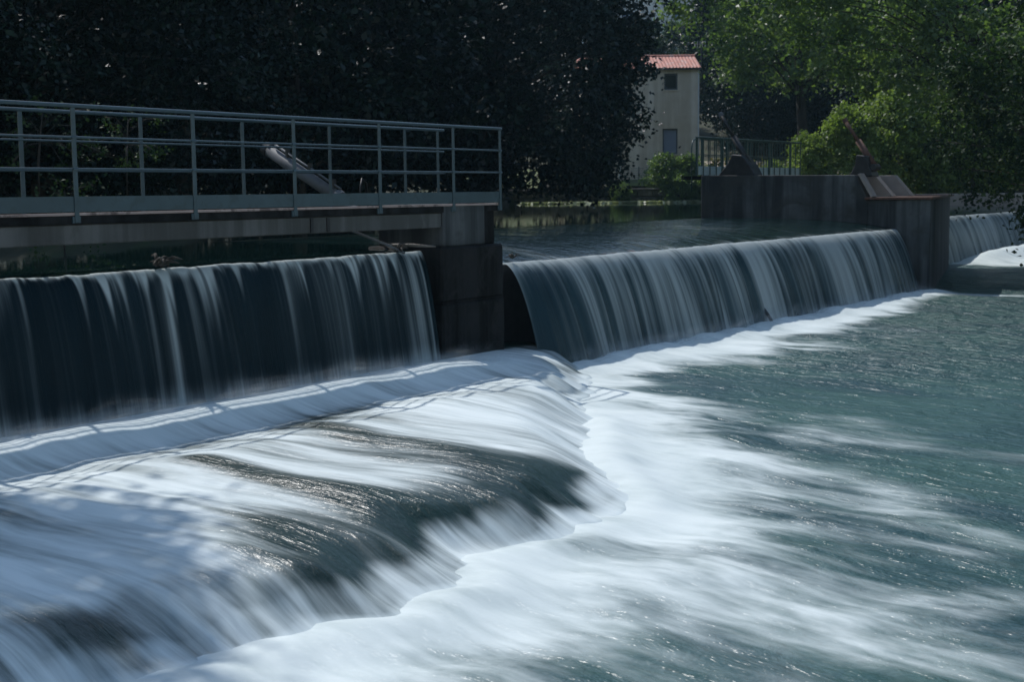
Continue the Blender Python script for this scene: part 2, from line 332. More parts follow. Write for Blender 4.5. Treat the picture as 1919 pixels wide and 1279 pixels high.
# broken white tongues on the lip face
tong = ss(vn(Tg * 1.35, 0 * Tg, 41), .5, .66)
foam = np.where(s < .62, np.maximum(foam, (.12 + .62 * tong) * ss(s, .50, .18)), foam)
foam = np.maximum(foam, .97 * ss(s, .16 + .38 * vn(Tg * 3.3, 0 * Tg, 42) ** 2, -.06))
foam = np.maximum(foam, .86 * ss(-Tg, 1.5, 2.6) * ss(s, .35, .9) * (.8 + .4 * fbm(Tg * 2.2, Wg * .6, 19))); foam = np.clip(foam, 0, 1.1)
hw = .42 + .45 * vn(Tg * 1.3, 0 * Tg + 4, 15) + .15 * vn(Tg * 4.3, 0 * Tg, 17); sx = s + .10 * (fbm(Tg * 4.0, Wg * 1.5, 18) - .5)
drop = .72 * ss(sx, -.20, hw) + .28 * ss(sx, -.05, hw * 2.1)
Z = (BAS - .0 * Wg) * drop - .14 * ss(-s, .12, .34) + .008
Z += drop * (.11 * ss(-Tg, -7.4, -5.8) * np.exp(-((Wg - 1.15) / .42) ** 2) * (.75 + .5 * fbm(Tg * 1.1, Wg * .8, 12)) - .05 * np.exp(-((Wg - 1.95) / .4) ** 2) + .035 * np.exp(-((Wg - 2.9) / .5) ** 2))
Z += drop * ss(Wg, .5, 2.5) * (.09 * (fbm(Tg * 1.9 , Wg * .35, 13) - .5) + .035 * (fbm(Tg * 6, Wg * .8, 14) - .5))
Z += drop * (.05 * np.exp(-(d1 / .3) ** 2) + .04 * np.exp(-(d2 / .3) ** 2))
Z += .12 * ss(-s, -.8, -.1) * ss(s, -.25, .1) * (fbm(Tg * 5.5, Wg * 1.2, 16) - .5)
chop = np.full_like(Z, .8) + .5 * np.exp(-(d2 / .35) ** 2) + .25 * np.exp(-(d1 / .35) ** 2)
flow_v = Wg + .10 * (Tg - 1) ; flow_u = Tg + .06 * (Wg - 3) ** 2 * .3 + .12 * (fbm(Wg * .6, Tg * .5, 77) - .5)
tag(grid('apron_water', Wg, Tg, Z, M_['apron'], (flow_u, flow_v), {'foam': foam, 'chop': chop}, dam=True), kind='structure')

# lower pool
w = np.concatenate([np.arange(-4, .4, .25), np.arange(.4, 4, .06), np.arange(4, 13, .07), np.arange(13, 30, .4)])
t = np.concatenate([np.arange(-11, -6, .3), np.arange(-6, 10, .07), np.arange(10, 30, .14), np.arange(30, 62, .5)]); Wg, Tg = np.meshgrid(w, t, indexing='ij')
lp = lip(np.clip(Tg, -11, 9)); s2 = Wg - np.where(Tg < 8.9, lp, -99)
wob = fbm(Wg * .45, Tg * .9, 51)
reach = np.interp(Tg, [-11, -3, -1.5, 0, 2, 4, 6, 8.5], [2.3, 2.4, 2.6, 2.9, 2.2, 1.9, 1.8, 1.1]) * (.45 + .8 * wob)
fa = np.where(Tg < 9, 1.0 * (1 - ss(s2, reach * .25, reach * 2.7)), 0)
wr = np.interp(Tg, [7, 8.6, 10, 15, 21, 25, 26.5, 28, 34], [1.2, 1.5, 1.9, 1.75, 1.35, 1.0, .8, 0, 0]) * (.55 + .9 * fbm(Tg * .8, Wg * .3, 52))
fr_ = (1 - ss(Wg - .75, wr * .45, wr * 1.35)) * ss(Tg, 7.8, 8.6) * ss(-Tg, -27.6, -26.4) * ss(Wg, .2, .6)
tail = np.exp(-((Tg - 26.1 - .02 * Wg) / .34) ** 2) * ss(Wg, .4, 1.0) * (1 - ss(Wg, 2.6, 5.0)) * .75
tails = .55 * ss(fbm(Tg * 1.3, Wg * .22, 54), .56, .74) * ss(Tg, 8, 11) * ss(-Tg, -26, -22) * (1 - ss(Wg, 2.0, 5.0))
fo3 = (1 - ss(np.abs(Wg + 1.2), 1.1, 2.0)) * ss(Tg, 38.2, 39.6)
foam = np.clip(np.maximum.reduce([fa, fr_ * 1.05, tail, tails, fo3]), 0, 1.05)
far = ss(s2, 1.0, 6.5)
foam = foam + .38 * ss(fbm(Tg * .95, Wg * .33, 55), .5, .72) * (Tg < 7) * (1 - ss(s2, 5, 10)) - .30 * ss(fbm(Tg * .8 + 9, Wg * .3, 56), .5, .7) * (s2 > .6) * ss(s2, .6, 1.6) * (Tg < 9)
dd1, _ = dseg(Wg, Tg, [(6.75, .25), (7.9, .35)]); dd2, _ = dseg(Wg, Tg, [(7.7, -1.95), (8.9, -1.5), (10, -1.6)]); dd3, _ = dseg(Wg, Tg, [(2.35, 7.4), (3.1, 7.9), (4.2, 8.1)])
foam = foam - .30 * np.exp(-(dd1 / .40) ** 2) - .45 * np.exp(-(dd2 / .4) ** 2) - .3 * np.exp(-(dd3 / .25) ** 2)
foam = np.where(Tg < 8.9, foam * (1 - .46 * ss(s2, .3, 2.4)), foam); foam = np.clip(foam, 0, 1.0)
act = np.clip(foam + .5 * (1 - ss(Wg, 5, 12)), 0, 1)
Z = .07 * (fbm(Tg * 1.1, Wg * .8, 61) - .5) * (.4 + act) + .03 * (fbm(Tg * 3.2, Wg * 1.8, 62) - .5) * (.5 + act)
Z += .07 * np.exp(-((s2 - .3) / .3) ** 2) * ss(-Tg, -6.5, -4.5) * (.5 + fbm(Tg * 1.6, Wg, 63)) + .04 * np.exp(-((s2 - 1.5) / .6) ** 2) * ss(-Tg, -6.5, -4.5)
Z += .08 * np.exp(-((Wg - 1.0) / .35) ** 2) * ss(Tg, 8.2, 9.2) * ss(-Tg, -27.4, -26.6) * (.4 + 1.2 * fbm(Tg * 1.8, Wg * 1.2, 64))
Z += .46 * np.exp(-((Wg + 1.5) / .75) ** 2) * ss(Tg, 38.9, 42) * (.6 + .6 * fbm(Tg * .8, Wg, 65))
chop = (.45 + .75 * fbm(Wg * .25, Tg * .25, 66)) * (1 + 1.5 * ss(Tg, 6, 18))
phi = R(-14); fu = Tg * math.cos(phi) - Wg * math.sin(phi); fv = Wg * math.cos(phi) + Tg * math.sin(phi)
fu = fu + .25 * (fbm(Wg * .35, Tg * .35, 71) - .5)
fu = np.where(Tg > 8, fu, fu)
tag(grid('pool_water', Wg, Tg, Z, M_['pool'], (fu, fv), {'foam': foam, 'chop': chop}, dam=True), kind='structure')

# reservoir
w = np.concatenate([-np.geomspace(110, 6.2, 60), np.arange(-6, 0.001, .06)]); t = np.concatenate([np.arange(-14, -8, .5), np.arange(-8, 27, .12), np.arange(27, 110, 1.0)])
Wg, Tg = np.meshgrid(w, t, indexing='ij')
right = ss(Tg, 8.0, 8.6) * ss(-Tg, -26.9, -26.5)
Z = UP - (UP - LIPR) * np.exp(np.minimum(Wg, 0) / 1.0) * right - .025 * np.exp(Wg / .3) * (1 - right)
Z -= right * ss(Wg, -5.5, -1.0) * .03
rip = right * ss(Wg + .5 * (fbm(Tg * .4, Wg * .3, 82) - .5), -5.5, -4.9)
Z += rip * (.012 * (fbm(Tg * 2.2, Wg * 1.1, 81) - .5))
chop = .035 + 1.9 * rip; foam = .0 * Z + .16 * right * ss(Wg, -.5, 0) + .10 * rip * ss(fbm(Tg * 1.2, Wg * .5, 83), .52, .7)
keep = ((Wg <= -5.99) | (Tg < 26.6)) & ~((Wg > -.9) & (Tg > 6.8) & (Tg < 8.2))
ro = grid('reservoir_water', Wg, Tg, Z, M_['lake'], (Tg, Wg), {'foam': foam, 'chop': chop, 'clear': 0 * Wg}, dam=True, keep=keep); tag(ro, kind='structure')
w = np.linspace(-6, -3.0, 14); t = np.arange(36.5, 56, .5); Wg, Tg = np.meshgrid(w, t, indexing='ij')
r2 = grid('reservoir_water', Wg, Tg, UP - .25 * np.exp((Wg + 3.0) / .8), M_['lake'], (Tg, Wg), {'foam': 0 * Wg, 'chop': 0 * Wg + .5}, dam=True); tag(r2, kind='structure')

# falling sheets ------------------------------------------------------------
def fall(name, t0, t1, dt, zl, zb, v0, foamf, mat, label, wc=0., rope=.05, group='sheets of water falling over the weir'):
    H = zl - zb + .12; tau = np.linspace(0, 1, 46) ** .8 * math.sqrt(2 * H / 9.81); t = np.arange(t0, t1 + dt / 2, dt)
    TA, T = np.meshgrid(tau, t, indexing='ij'); v = TA / tau[-1]
    edge = ss(T, t0, t0 + .35) * ss(-T, -t1, -t1 + .2)
    var = .72 + .55 * fbm(T * .8, 0 * T, 91)
    Wc = wc + (v0 * var * (.8 + .2 * edge)) * TA + rope * v * (fbm(T * 3.0, v * .4, 92) - .5) * 2 + rope * .35 * (fbm(T * 11, v * .5, 93) - .5) * (v + .12)
    Zc = zl - .5 * 9.81 * TA ** 2 + (.022 * (fbm(T * 1.6, 0 * T, 95) - .5) + .018 * (fbm(T * 6, 0 * T, 94) - .5)) * (1 - v)
    Wc = np.vstack([Wc[:1] - .15, Wc]); Zc = np.vstack([Zc[:1] - .012, Zc]); T = np.vstack([T[:1], T]); v = np.vstack([v[:1], v])
    o = grid(name, Wc, T, Zc, mat, (T, v * H), {'foam': foamf(T, v), 'chop': 0 * T + .9}, dam=True, base=(0, 0, 0))
    return tag(o, label, 'waterfall', group)
def f_left(T, v):
    sh = ss(fbm(T * 4.0, v * .8, 101, 3), .35, .72); fine = ss(vn(T * 21, v * .9 + 3, 102), .30, .85)
    ln = .07 + .34 * vn(T * 9.3, 0 * T, 103) ** 3 + .06 * vn(T * 1.3, 0 * T, 104)
    top = (1 - ss(v, ln * .3, ln * 2.2)) * (.30 + .50 * sh + .65 * fine)
    longs = .34 * ss(vn(T * 7.0, v * .5, 105), .80, .98) * (1 - ss(v, .5, 1.0)) + .10 * ss(fbm(T * 5, v * .3, 106), .55, .8)
    col = 0
    for c, wd, a in ((2.0, .055, .80), (2.30, .09, .40), (1.75, .04, .25), (.15, .04, .40), (-.35, .06, .45), (6.35, .12, .50), (6.12, .05, .4), (6.58, .04, .55), (4.9, .05, .2), (3.9, .04, .15)):
        col = col + a * np.exp(-((T + .05 * v - c) / (wd * (.6 + .6 * v))) ** 2) * (.55 + .45 * (1 - v))
    return np.clip(top * 1.05 + longs * .9 + col + .05 + .16 * vn(T * 29, v * .6, 107) ** 2 * (1 - .4 * v), 0, 1) + .5 * ss(v, .84, 1.0)
def f_right(T, v):
    a = fbm(T * 2.1, v * .35, 111, 3); b = fbm(T * 7.5, v * .5, 112, 3); c = vn(T * 22, v * .8, 113)
    f = .62 + 1.0 * (a - .5) + .85 * (b - .5) + .22 * (c - .5)
    slot = ss(fbm(T * 3.1, v * .25 + 7, 114), .56, .70) * ss(v, .12, .45)
    f = f + .50 * (1 - ss(v, .03, .50)) - .42 * slot - .10 * ss(v, .4, .9)  # whiter top is painted in for sunlight scattered in the sheet
    f = f - .60 * ss(-T, -10.6, -9.1) * ss(v, .05, .35)
    f = f - .3 * np.exp(-((T - 18.5) / .28) ** 2) * ss(v, .1, .4)
    return np.clip(f, .04, 1) + .3 * ss(v, .93, 1.0)
fall('waterfall', -9, 6.72, .012, LIPL, BAS - .05, .80, f_left, M_['fallL'], 'thin dark curtain of water with short white streaks falling below the footbridge', rope=.035)
fall('waterfall', 8.75, 26.55, .018, LIPR, 0, 1.38, f_right, M_['fallR'], 'wide grey blue curtain of water falling between the two concrete piers', rope=.085)
def f_third(T, v):
    return np.clip(.62 + .7 * (fbm(T * 1.6, v * .3, 121) - .5) + .5 * (fbm(T * 5, v * .4, 122) - .5) + .2 * (1 - ss(v, 0, .4)), .1, 1)
fall('waterfall', 37.3, 55, .08, 1.6, 0, 1.4, f_third, M_['fallR'], 'small distant curtain of water beyond the right concrete pier, above a white foam mound', wc=-3.0)

# spray hanging over the feet of the falls (soft, layered)
def spray(name, t0, t1, ws, zb, hs, a0, label_seed):
    for k, wv in enumerate(ws):
        t = np.arange(t0, t1, .12); v = np.linspace(0, 1, 9); V, T = np.meshgrid(v, t, indexing='ij')
        h = hs[k] * (.45 + 1.1 * fbm(T * 1.5, 0 * T, label_seed + k)) if not callable(wv) else hs[k] * (.25 + 2.6 * fbm(T * 2.2, 0 * T, label_seed + k) ** 2.2)
        Wc = (wv(T) if callable(wv) else wv) + (.10 if callable(wv) else .22) * (fbm(T * .9, V * .5, label_seed + 30 + k) - .5) + .12 * V
        o = grid(name, Wc, T, zb + V * h, M_['mist'], (T, V * hs[k] + k * 3.1), {'foam': a0 * (1 - V) ** 1.4 * ss(T, t0, t0 + .5) * ss(-T, -t1, -t1 + .3)}, dam=True)
        yield o
def join(objs, name):
    me = bpy.data.meshes.new(name)
    import bmesh
    bm = bmesh.new()
    for o in objs: bm.from_mesh(o.data)
    bm.to_mesh(me); bm.free(); me.materials.append(objs[0].data.materials[0]); r = bpy.data.objects.new(name, me); COL.objects.link(r)
    r.matrix_world = objs[0].matrix_world; r.location = objs[0].location; r.rotation_euler = objs[0].rotation_euler
    for o in objs: bpy.data.objects.remove(o)
    return r
tag(join(list(spray('spray', -8, 6.9, [.50, .65, .8, .95, 1.08, 1.22, 1.38], BAS - .02, [.20, .24, .28, .32, .34, .28, .2], .55, 200)), 'spray'), 'white spray at the foot of the dark curtain under the footbridge', 'spray', kind='stuff')
tag(join(list(spray('spray', 8.9, 26.6, [.75, .9, 1.05], -.02, [.34, .38, .28], .65, 300)), 'spray'), 'white spray at the foot of the wide curtain between the piers', 'spray', kind='stuff')


# ------------------------------------------------------------------ weir: gates, sill, piers
def gate(t0, t1, zt, label, wc=0., zb=-.8):
    g = thing('weir_gate', label, 'gate', (wc, t0, 0), True, 'steel gates behind the falling water')
    MB().prism([(wc + .01, zt - .022), (wc - .14, zt - .026), (wc - .30, zb), (wc - .15, zb)], t0, t1).part('gate_leaf', M_['dark_steel'], g)
    m = MB()
    for k in range(int((t1 - t0) / 1.6) + 1): m.box(wc - .55, wc - .32, t0 + .1 + k * 1.6, t0 + .16 + k * 1.6, zb, zt - .5)
    m.part('stiffener', M_['dark_steel'], g)['kind'] = 'stuff'
    return g
gate(-9, 6.72, LIPL, 'dark steel weir gate behind the thin curtain of water under the footbridge')
gate(8.3, 26.58, LIPR, 'dark steel weir gate behind the wide curtain between the piers')
gate(37.3, 55, 1.6, 'dark steel weir gate behind the distant curtain at the far right', -3.0)

p = thing('concrete_pier', 'dark wet concrete pier at the right end of the footbridge, between two curtains of water', 'pier', (0, 7.5, 0), True)
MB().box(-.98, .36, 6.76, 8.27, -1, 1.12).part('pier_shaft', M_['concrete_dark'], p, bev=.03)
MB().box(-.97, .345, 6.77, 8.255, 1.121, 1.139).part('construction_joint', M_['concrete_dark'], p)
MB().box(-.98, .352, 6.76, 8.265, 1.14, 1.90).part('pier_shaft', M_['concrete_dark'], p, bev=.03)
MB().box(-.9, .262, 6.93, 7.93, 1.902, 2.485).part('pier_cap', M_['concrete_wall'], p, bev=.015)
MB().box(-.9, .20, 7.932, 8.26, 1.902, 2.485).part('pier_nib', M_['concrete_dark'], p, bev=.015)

q = thing('concrete_pier', 'long streaked concrete pier with sloping cheek walls at the right end of the wide weir', 'pier', (0, 27, 0), True)
# body: low front block, tall rear block
MB().prism([(-.74, 26.6), (.90, 26.6), (.72, 27.6), (-1.9, 37.7), (-3.5, 37.7), (-3.5, 27.0), (-.74, 27.0)], -1, 2.33, 'z').part('front_block', M_['concrete_wall'], q, bev=.02)
MB().prism([(-.80, 26.53), (.98, 26.53), (.80, 27.65), (-1.8, 37.8), (-3.5, 37.8), (-3.5, 27.0), (-.80, 27.0)], 2.333, 2.40, 'z').part('coping', M_['rust'], q, bev=.01)
MB().prism([(-5.5, -1), (-.742, -1), (-.742, 2.36), (-1.1, 2.98), (-5.5, 3.04)], 26.601, 26.95).part('side_wall', M_['concrete_wall'], q, bev=.015)
MB().box(-5.45, -1.45, 26.952, 31.2, 1.0, 2.90).part('rear_block', M_['concrete_wall'], q, bev=.02)
for (ta, tb) in ((27.98, 28.3), (29.55, 29.85)):
    MB().prism([(-1.46, 2.3), (-.55, 2.41), (-1.05, 2.98), (-1.47, 2.98)], ta, tb).part('cheek_wall', M_['concrete_pale'], q, bev=.01)
MB().prism([(-1.02, 3.0), (-.66, 2.40), (-.60, 2.42), (-.96, 3.02)], 26.62, 26.93).part('sloping_coping', M_['concrete_pale'], q)
MB().box(-1.45, -1.40, 26.96, 31.0, 2.402, 2.9).part('recess_wall', M_['concrete_dark'], q)

# ------------------------------------------------------------------ footbridge
def railing(parent, w, ts, t0, t1, side_z, toe=True):
    r = MB(); e = thing('railing', None, None); e.parent = parent
    # child frame = bridge frame
    e.location = (0, 0, 0); b = parent['_b']
    pm = MB().box(-.008, .008, -.027, .027, side_z, 3.545).mesh('post', M_['paint'], (0, 0, 0), bev=.004)
    for t in ts: inst('post', pm, e, (w - b[0], t - b[1], -b[2]))
    if toe:
        pl = MB().box(-.012, .016, -.05, .05, 2.385, 2.455).mesh('mounting_plate', M_['paint'], bev=.004)
        for t in ts: inst('mounting_plate', pl, e, (w - b[0] - .018, t - b[1], -b[2]))
    if toe:
        cl = MB().tube([(0, -.032, 0), (0, .032, 0)], .020, 8).mesh('clamp', M_['paint'])
        for t in ts:
            for z in (3.247, 2.93): inst('clamp', cl, e, (w - b[0], t - b[1], z - b[2]))
    for z, rad in ((3.56, .021), (3.247, .012), (2.93, .012)):
        o = MB().tube([(w, t0, z), (w, t1, z)], rad, 8).part('rail', M_['paint'], e, smooth=True)
    if toe: MB().box(w - .012, w - .006, t0, t1, 2.50, 2.655).part('toe_board', M_['paint'], e)
    return e
def part_fix(e):     # parts built under a nested empty use the thing's base already
    pass
fb = thing('footbridge', 'concrete footbridge with blue green tube railings over the left weir', 'footbridge', (-.16, 0, 2.26), True)
TS = [.74 + 1.604 * k for k in range(-5, 5)] + [8.30]
MB().box(-.08, .20, -8.5, 8.26, 2.375, 2.462).part('deck_slab', M_['concrete'], fb, bev=.01)
m = MB()
for k in range(8): m.box(-.615 + k * .068, -.609 + k * .068, -8.5, 8.26, 2.44, 2.458)
for k in range(112): m.box(-.62, -.082, -8.5 + k * .15, -8.495 + k * .15, 2.446, 2.4545)
m.part('sunlight_grating', M_['dark_steel'], fb)['kind'] = 'stuff'  # unseen rear deck, made open so sunlight reaches the foam below
m = MB(); ts = -8.5
MB().box(.202, .275, -8.5, 8.26, 2.462, 2.49).part('edge_strip', M_['slab_edge'], fb, bev=.006)
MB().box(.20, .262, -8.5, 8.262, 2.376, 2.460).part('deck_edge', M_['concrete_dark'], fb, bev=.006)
MB().box(.15, .235, -8.5, 6.925, 2.17, 2.373).part('beam', M_['concrete'], fb, bev=.012)
MB().box(-.64, -.622, -8.5, 6.925, 2.34, 2.462).part('edge_beam', M_['dark_steel'], fb)
railing(fb, .285, TS, -8.4, 8.34, 2.39)
railing(fb, -.58, [t_ + .02 for t_ in TS[:-1]] + [7.95], -8.4, 8.10, 2.46, toe=False)
for (ta, zz) in ((4.25, 2.36), (4.55, 2.355)): MB().box(.236, .25, ta, ta + .05, 2.18, zz).part('drain_spout', M_['dark_steel'], fb)

# inclined gate cylinder behind the footbridge
TB = 6.4
gc = thing('gate_cylinder', 'grey steel hydraulic cylinder slanting down behind the footbridge railing', 'hydraulic cylinder', (-1.6, TB, 2.2), True)
c0, c1 = Vector((-2.50, TB, 3.30)), Vector((-1.18, TB, 2.60)); dv = (c1 - c0).normalized(); nv = Vector((-dv.z, 0, dv.x)) * -1
if nv.z < 0: nv = -nv
MB().tube([c0, c1], .085, 20).part('cylinder_tube', M_['galv'], gc, smooth=True)
MB().tube([c0 - dv * .05, c0 + dv * .04], .10, 20).part('end_cap', M_['dark_steel'], gc)
MB().tube([c1 - dv * .02, c1 + dv * .06], .115, 20).part('flange', M_['galv'], gc)
MB().tube([c1, c1 + dv * .75], .05, 12).part('piston_rod', M_['galv'], gc, smooth=True)
MB().tube([c0 + nv * .13 + dv * .1, c1 + nv * .13], .018, 8).part('oil_pipe', M_['galv'], gc, smooth=True)
for f in (.3, .62, .95):
    pp = c0.lerp(c1, f); MB().box(pp.x - .02, pp.x + .02, TB - .03, TB + .03, pp.z + .06, pp.z + .22).part('pipe_clip', M_['dark_steel'], gc)
MB().box(-1.35, -.95, TB - .22, TB + .22, 2.1, 2.44).part('mounting_block', M_['concrete_dark'], gc)
hs = [( -1.0, 5.85 + .16 * math.sin(a) * .0, 2.45) for a in (0,)]
MB().tube([(-1.1, 6.78, 2.42), (-1.1, 6.79, 2.70), (-1.1, 6.84, 2.86), (-1.1, 6.93, 2.80), (-1.1, 6.96, 2.45)], .016, 8).solo('hose', M_['dark_steel'], 'small dark looped hose standing beside the foot of the slanting cylinder', 'hose', (-1.1, 6.85, 2.42), True, smooth=True)
MB().tube([(-.35, 4.9, 2.4), (-.02, 6.05, 1.96), (.05, 6.32, 1.84)], .017, 8).solo('steel_rod', M_['galv'], 'pale steel rod poking down below the footbridge to the weir crest', 'rod', (-.02, 6.0, 1.9), True, smooth=True)

# driftwood on the crest
def clump(name, w0, t0, z0, label, s=1., n=9):
    m = MB(); rr = random.Random(int(t0 * 100))
    for k in range(n):
        a = rr.uniform(0, 6.28); l = rr.uniform(.10, .24) * s; x, y = w0 + rr.uniform(-.05, .05) * s, t0 + rr.uniform(-.08, .08) * s; el = rr.uniform(-.3, .7)
        pts = [(x, y, z0), (x + l * .5 * math.cos(a), y + l * .5 * math.sin(a), z0 + l * .5 * el + .03), (x + l * math.cos(a), y + l * math.sin(a), z0 + l * el * .6)]
        m.tube(pts, [rr.uniform(.016, .036) * s, rr.uniform(.012, .025) * s, .006], 7)
    return m.solo(name, M_['bark'], label, 'driftwood', (w0, t0, z0), True, 'driftwood caught on the weir', smooth=True)
clump('driftwood', .03, 2.05, 1.90, 'dark knot of driftwood caught on the left weir crest above a white water column', 1.0, 13)
clump('driftwood', .02, 6.22, 1.88, 'small clump of driftwood caught on the weir crest beside the dark pier', .8, 9)
clump('driftwood', .05, -.15, 1.88, 'driftwood clump at the left end of the weir crest at the picture edge', .6, 7)
clump('driftwood', .05, 8.95, 1.66, 'tiny driftwood clump where the wide curtain starts beside the dark pier', .55, 7)
MB().tube([(-.60, 6.72, 1.93), (-.1, 6.70, 1.93), (.30, 6.69, 1.915)], [.018, .026, .012], 7).solo('stick', M_['wood'], 'pale stick lying along the waterline of the dark pier', 'stick', (-.1, 6.7, 1.9), True, smooth=True)
MB().tube([(.58, 16.85, .42), (.80, 16.72, .22), (1.12, 16.5, -.08)], [.028, .032, .03], 7).solo('plank', M_['dark_steel'], 'short dark log end slanting out of the foot of the wide curtain', 'log', (.8, 16.7, 0), True)

# ------------------------------------------------------------------ catwalk on the far pier
cw = thing('catwalk', 'green railed steel catwalk on top of the right concrete pier', 'catwalk', (-5.3, 28, 3.0), True)
MB().box(-6.55, -5.66, 27.6, 34.5, 2.93, 3.035).part('deck', M_['concrete_dark'], cw)
def catrail(wv, t0, t1, zt):
    e = bpy.data.objects.new('railing', None); COL.objects.link(e); e.parent = cw; b = cw['_b']
    bar = MB().box(-.012, .012, -.012, .012, 3.036, zt - .015).mesh('bar', M_['green_paint']); post = MB().box(-.028, .028, -.028, .028, 3.036, zt + .01).mesh('post', M_['green_paint'])
    n = int(round((t1 - t0) / .42))
    for k in range(n + 1):
        inst('post' if k % 4 == 0 else 'bar', post if k % 4 == 0 else bar, e, (wv - b[0], t0 + (t1 - t0) * k / n - b[1], -b[2]))
    MB().tube([(wv, t0 - .05, zt), (wv, t1 + .05, zt)], .028, 8).part('rail', M_['green_paint'], e, smooth=True)
    MB().tube([(wv, t0, 3.62), (wv, t1, 3.62)], .014, 6).part('rail', M_['green_paint'], e, smooth=True)
    MB().box(wv - .038, wv - .030, t0, t1, 3.06, 3.30).part('toe_board', M_['paint_pale'], e)
catrail(-5.70, 26.75, 34.2, 4.10); catrail(-6.5, 28.7, 34.6, 4.13)
MB().tube([(-5.70, 26.75, 4.06), (-5.70, 26.5, 4.0), (-5.70, 26.42, 3.8), (-5.70, 26.42, 2.6)], .02, 8).part('end_rail', M_['green_paint'], cw, smooth=True)

def ram(w0, t0, zb, ln, ang, label, mat, wide):
    g = thing('gate_ram', label, 'hydraulic ram', (w0, t0, zb), True, 'slanting gate rams on the right pier')
    MB().prism([(w0 - wide, zb), (w0 + wide, zb), (w0 + wide * .72, zb + .28), (w0 + .16, zb + .55), (w0 - .12, zb + .58), (w0 - wide * .5, zb + .30)], t0 - .28, t0 + .28).part('bracket', M_['dark_steel'], g, bev=.02)
    a = Vector((w0 + .30, t0, zb + .25)); d = Vector((-math.cos(ang), 0, math.sin(ang)))
    MB().tube([a, a + d * ln * .55], .085, 14).part('cylinder_tube', mat, g, smooth=True)
    MB().tube([a + d * ln * .55, a + d * ln], .05, 12).part('rod', mat, g, smooth=True)
    MB().tube([a + d * ln * .93, a + d * ln], .075, 12).part('end_eye', M_['galv'] if mat is M_['dark_steel'] else mat, g)
    MB().tube([a + Vector((0, -.2, 0)), a + Vector((0, .2, 0))], .09, 12).part('pivot_pin', M_['dark_steel'], g)
    return g
ram(-4.5, 27.0, 3.02, 1.75, R(58), 'black gate ram on a wide bracket in front of the catwalk railing', M_['dark_steel'], .55)
ram(-1.15, 27.45, 2.93, 1.55, R(56), 'rusty brown gate ram leaning up from the sloping cheek walls', M_['rust'], .32)

# far right low concrete wall beyond the small fall
MB().box(10.5, 31, 58.4, 59.0, 1.0, 2.35).solo('low_wall', M_['concrete_pale'], 'pale low concrete wall behind the small distant fall', 'wall', (12, 58.7, 1.5), bev=.03)

# ------------------------------------------------------------------ far bank
wl = thing('stone_wall', 'low mossy stone retaining wall along the far side of the still reservoir', 'wall', (6, 86.6, 1.5))
rr = random.Random(5); x = -1.0
sm = [MB().box(0, wd, 0, .35, 0, .40).mesh('stone', M_['stone'], bev=.03) for wd in (.72, .95, 1.2)]
for row in range(2):
    x = -1.0 - row * .3
    while x < 12.6:
        k = rr.randrange(3); inst('stone', sm[k], wl, (x - 6, -.35 + rr.uniform(-.02, .02), 1.86 - 1.5 + row * .425 - .02)); x += (.72, .95, 1.2)[k] + .03
MB().box(-1.2, 12.8, 86.30, 87.0, 1.2, 1.80).part('footing', M_['stone'], wl)
MB().box(-1.2, 12.8, 86.42, 86.95, 1.8, 2.69).part('core', M_['stone'], wl)
MB().box(-1.2, 9.2, 86.15, 87.0, 2.695, 2.77).part('coping', M_['concrete_pale'], wl, bev=.015)

# grass bank strip above the wall
xs = np.arange(-3, 24, .5); ys = np.concatenate([np.arange(87.0, 97, .5)]); X, Y = np.meshgrid(xs, ys, indexing='ij')
tag(grid('grass_bank', X, Y, ground(X, Y) + .06 + .45 * ss(Y, 89, 86.9), M_['grass']), kind='structure')
X, Y = np.meshgrid(np.arange(9, 30, .5), np.arange(93, 98.6, .5), indexing='ij')
tag(grid('path', X, Y, ground(X, Y) + .12, M_['sand']), kind='structure')

# house ---------------------------------------------------------------------
HY = 92.0; hb = 3.1; ev = CZ + (355 - 131) / 2600 * HY
hx1 = (1312 - 960) / 2600 * HY; hx0 = hx1 - 7.6
h = thing('house', 'tall narrow beige rendered house with a pink tiled roof behind the reservoir', 'house', (hx1 - 5, HY, hb))
def hz(y): return CZ + (355 - y) / 2600 * HY
def hxp(x): return (x - 960) / 2600 * HY
wins = [(hxp(1247), hxp(1272), hz(171), hz(141), 'glass'), (hxp(1244), hxp(1272), hz(289), hz(242), 'shutter'), (hxp(1120), hxp(1146), hz(171), hz(141), 'glass')]
# front wall built round its openings
m = MB(); xs = sorted({hx0, hx1} | {a for q_ in wins for a in q_[:2]}); zs = sorted({hb - 1, ev} | {a for q_ in wins for a in q_[2:4]})
for i in range(len(xs) - 1):
    for j in range(len(zs) - 1):
        cx, cz_ = (xs[i] + xs[i + 1]) / 2, (zs[j] + zs[j + 1]) / 2
        if any(a < cx < b and c < cz_ < d for a, b, c, d, _ in wins): continue
        m.add([(xs[i], HY, zs[j]), (xs[i + 1], HY, zs[j]), (xs[i + 1], HY, zs[j + 1]), (xs[i], HY, zs[j + 1])], [(0, 1, 2, 3)])
for a, b, c, d, _ in wins:
    m.add([(a, HY, c), (b, HY, c), (b, HY, d), (a, HY, d), (a, HY + .3, c), (b, HY + .3, c), (b, HY + .3, d), (a, HY + .3, d)], [(0, 4, 5, 1), (1, 5, 6, 2), (2, 6, 7, 3), (3, 7, 4, 0)])
m.box(hx0, hx0 + .02, HY + .001, HY + 6, hb - 1, ev); m.box(hx1 - .02, hx1, HY + .001, HY + 6, hb - 1, ev); m.box(hx0, hx1, HY + 5.98, HY + 6, hb - 1, ev)
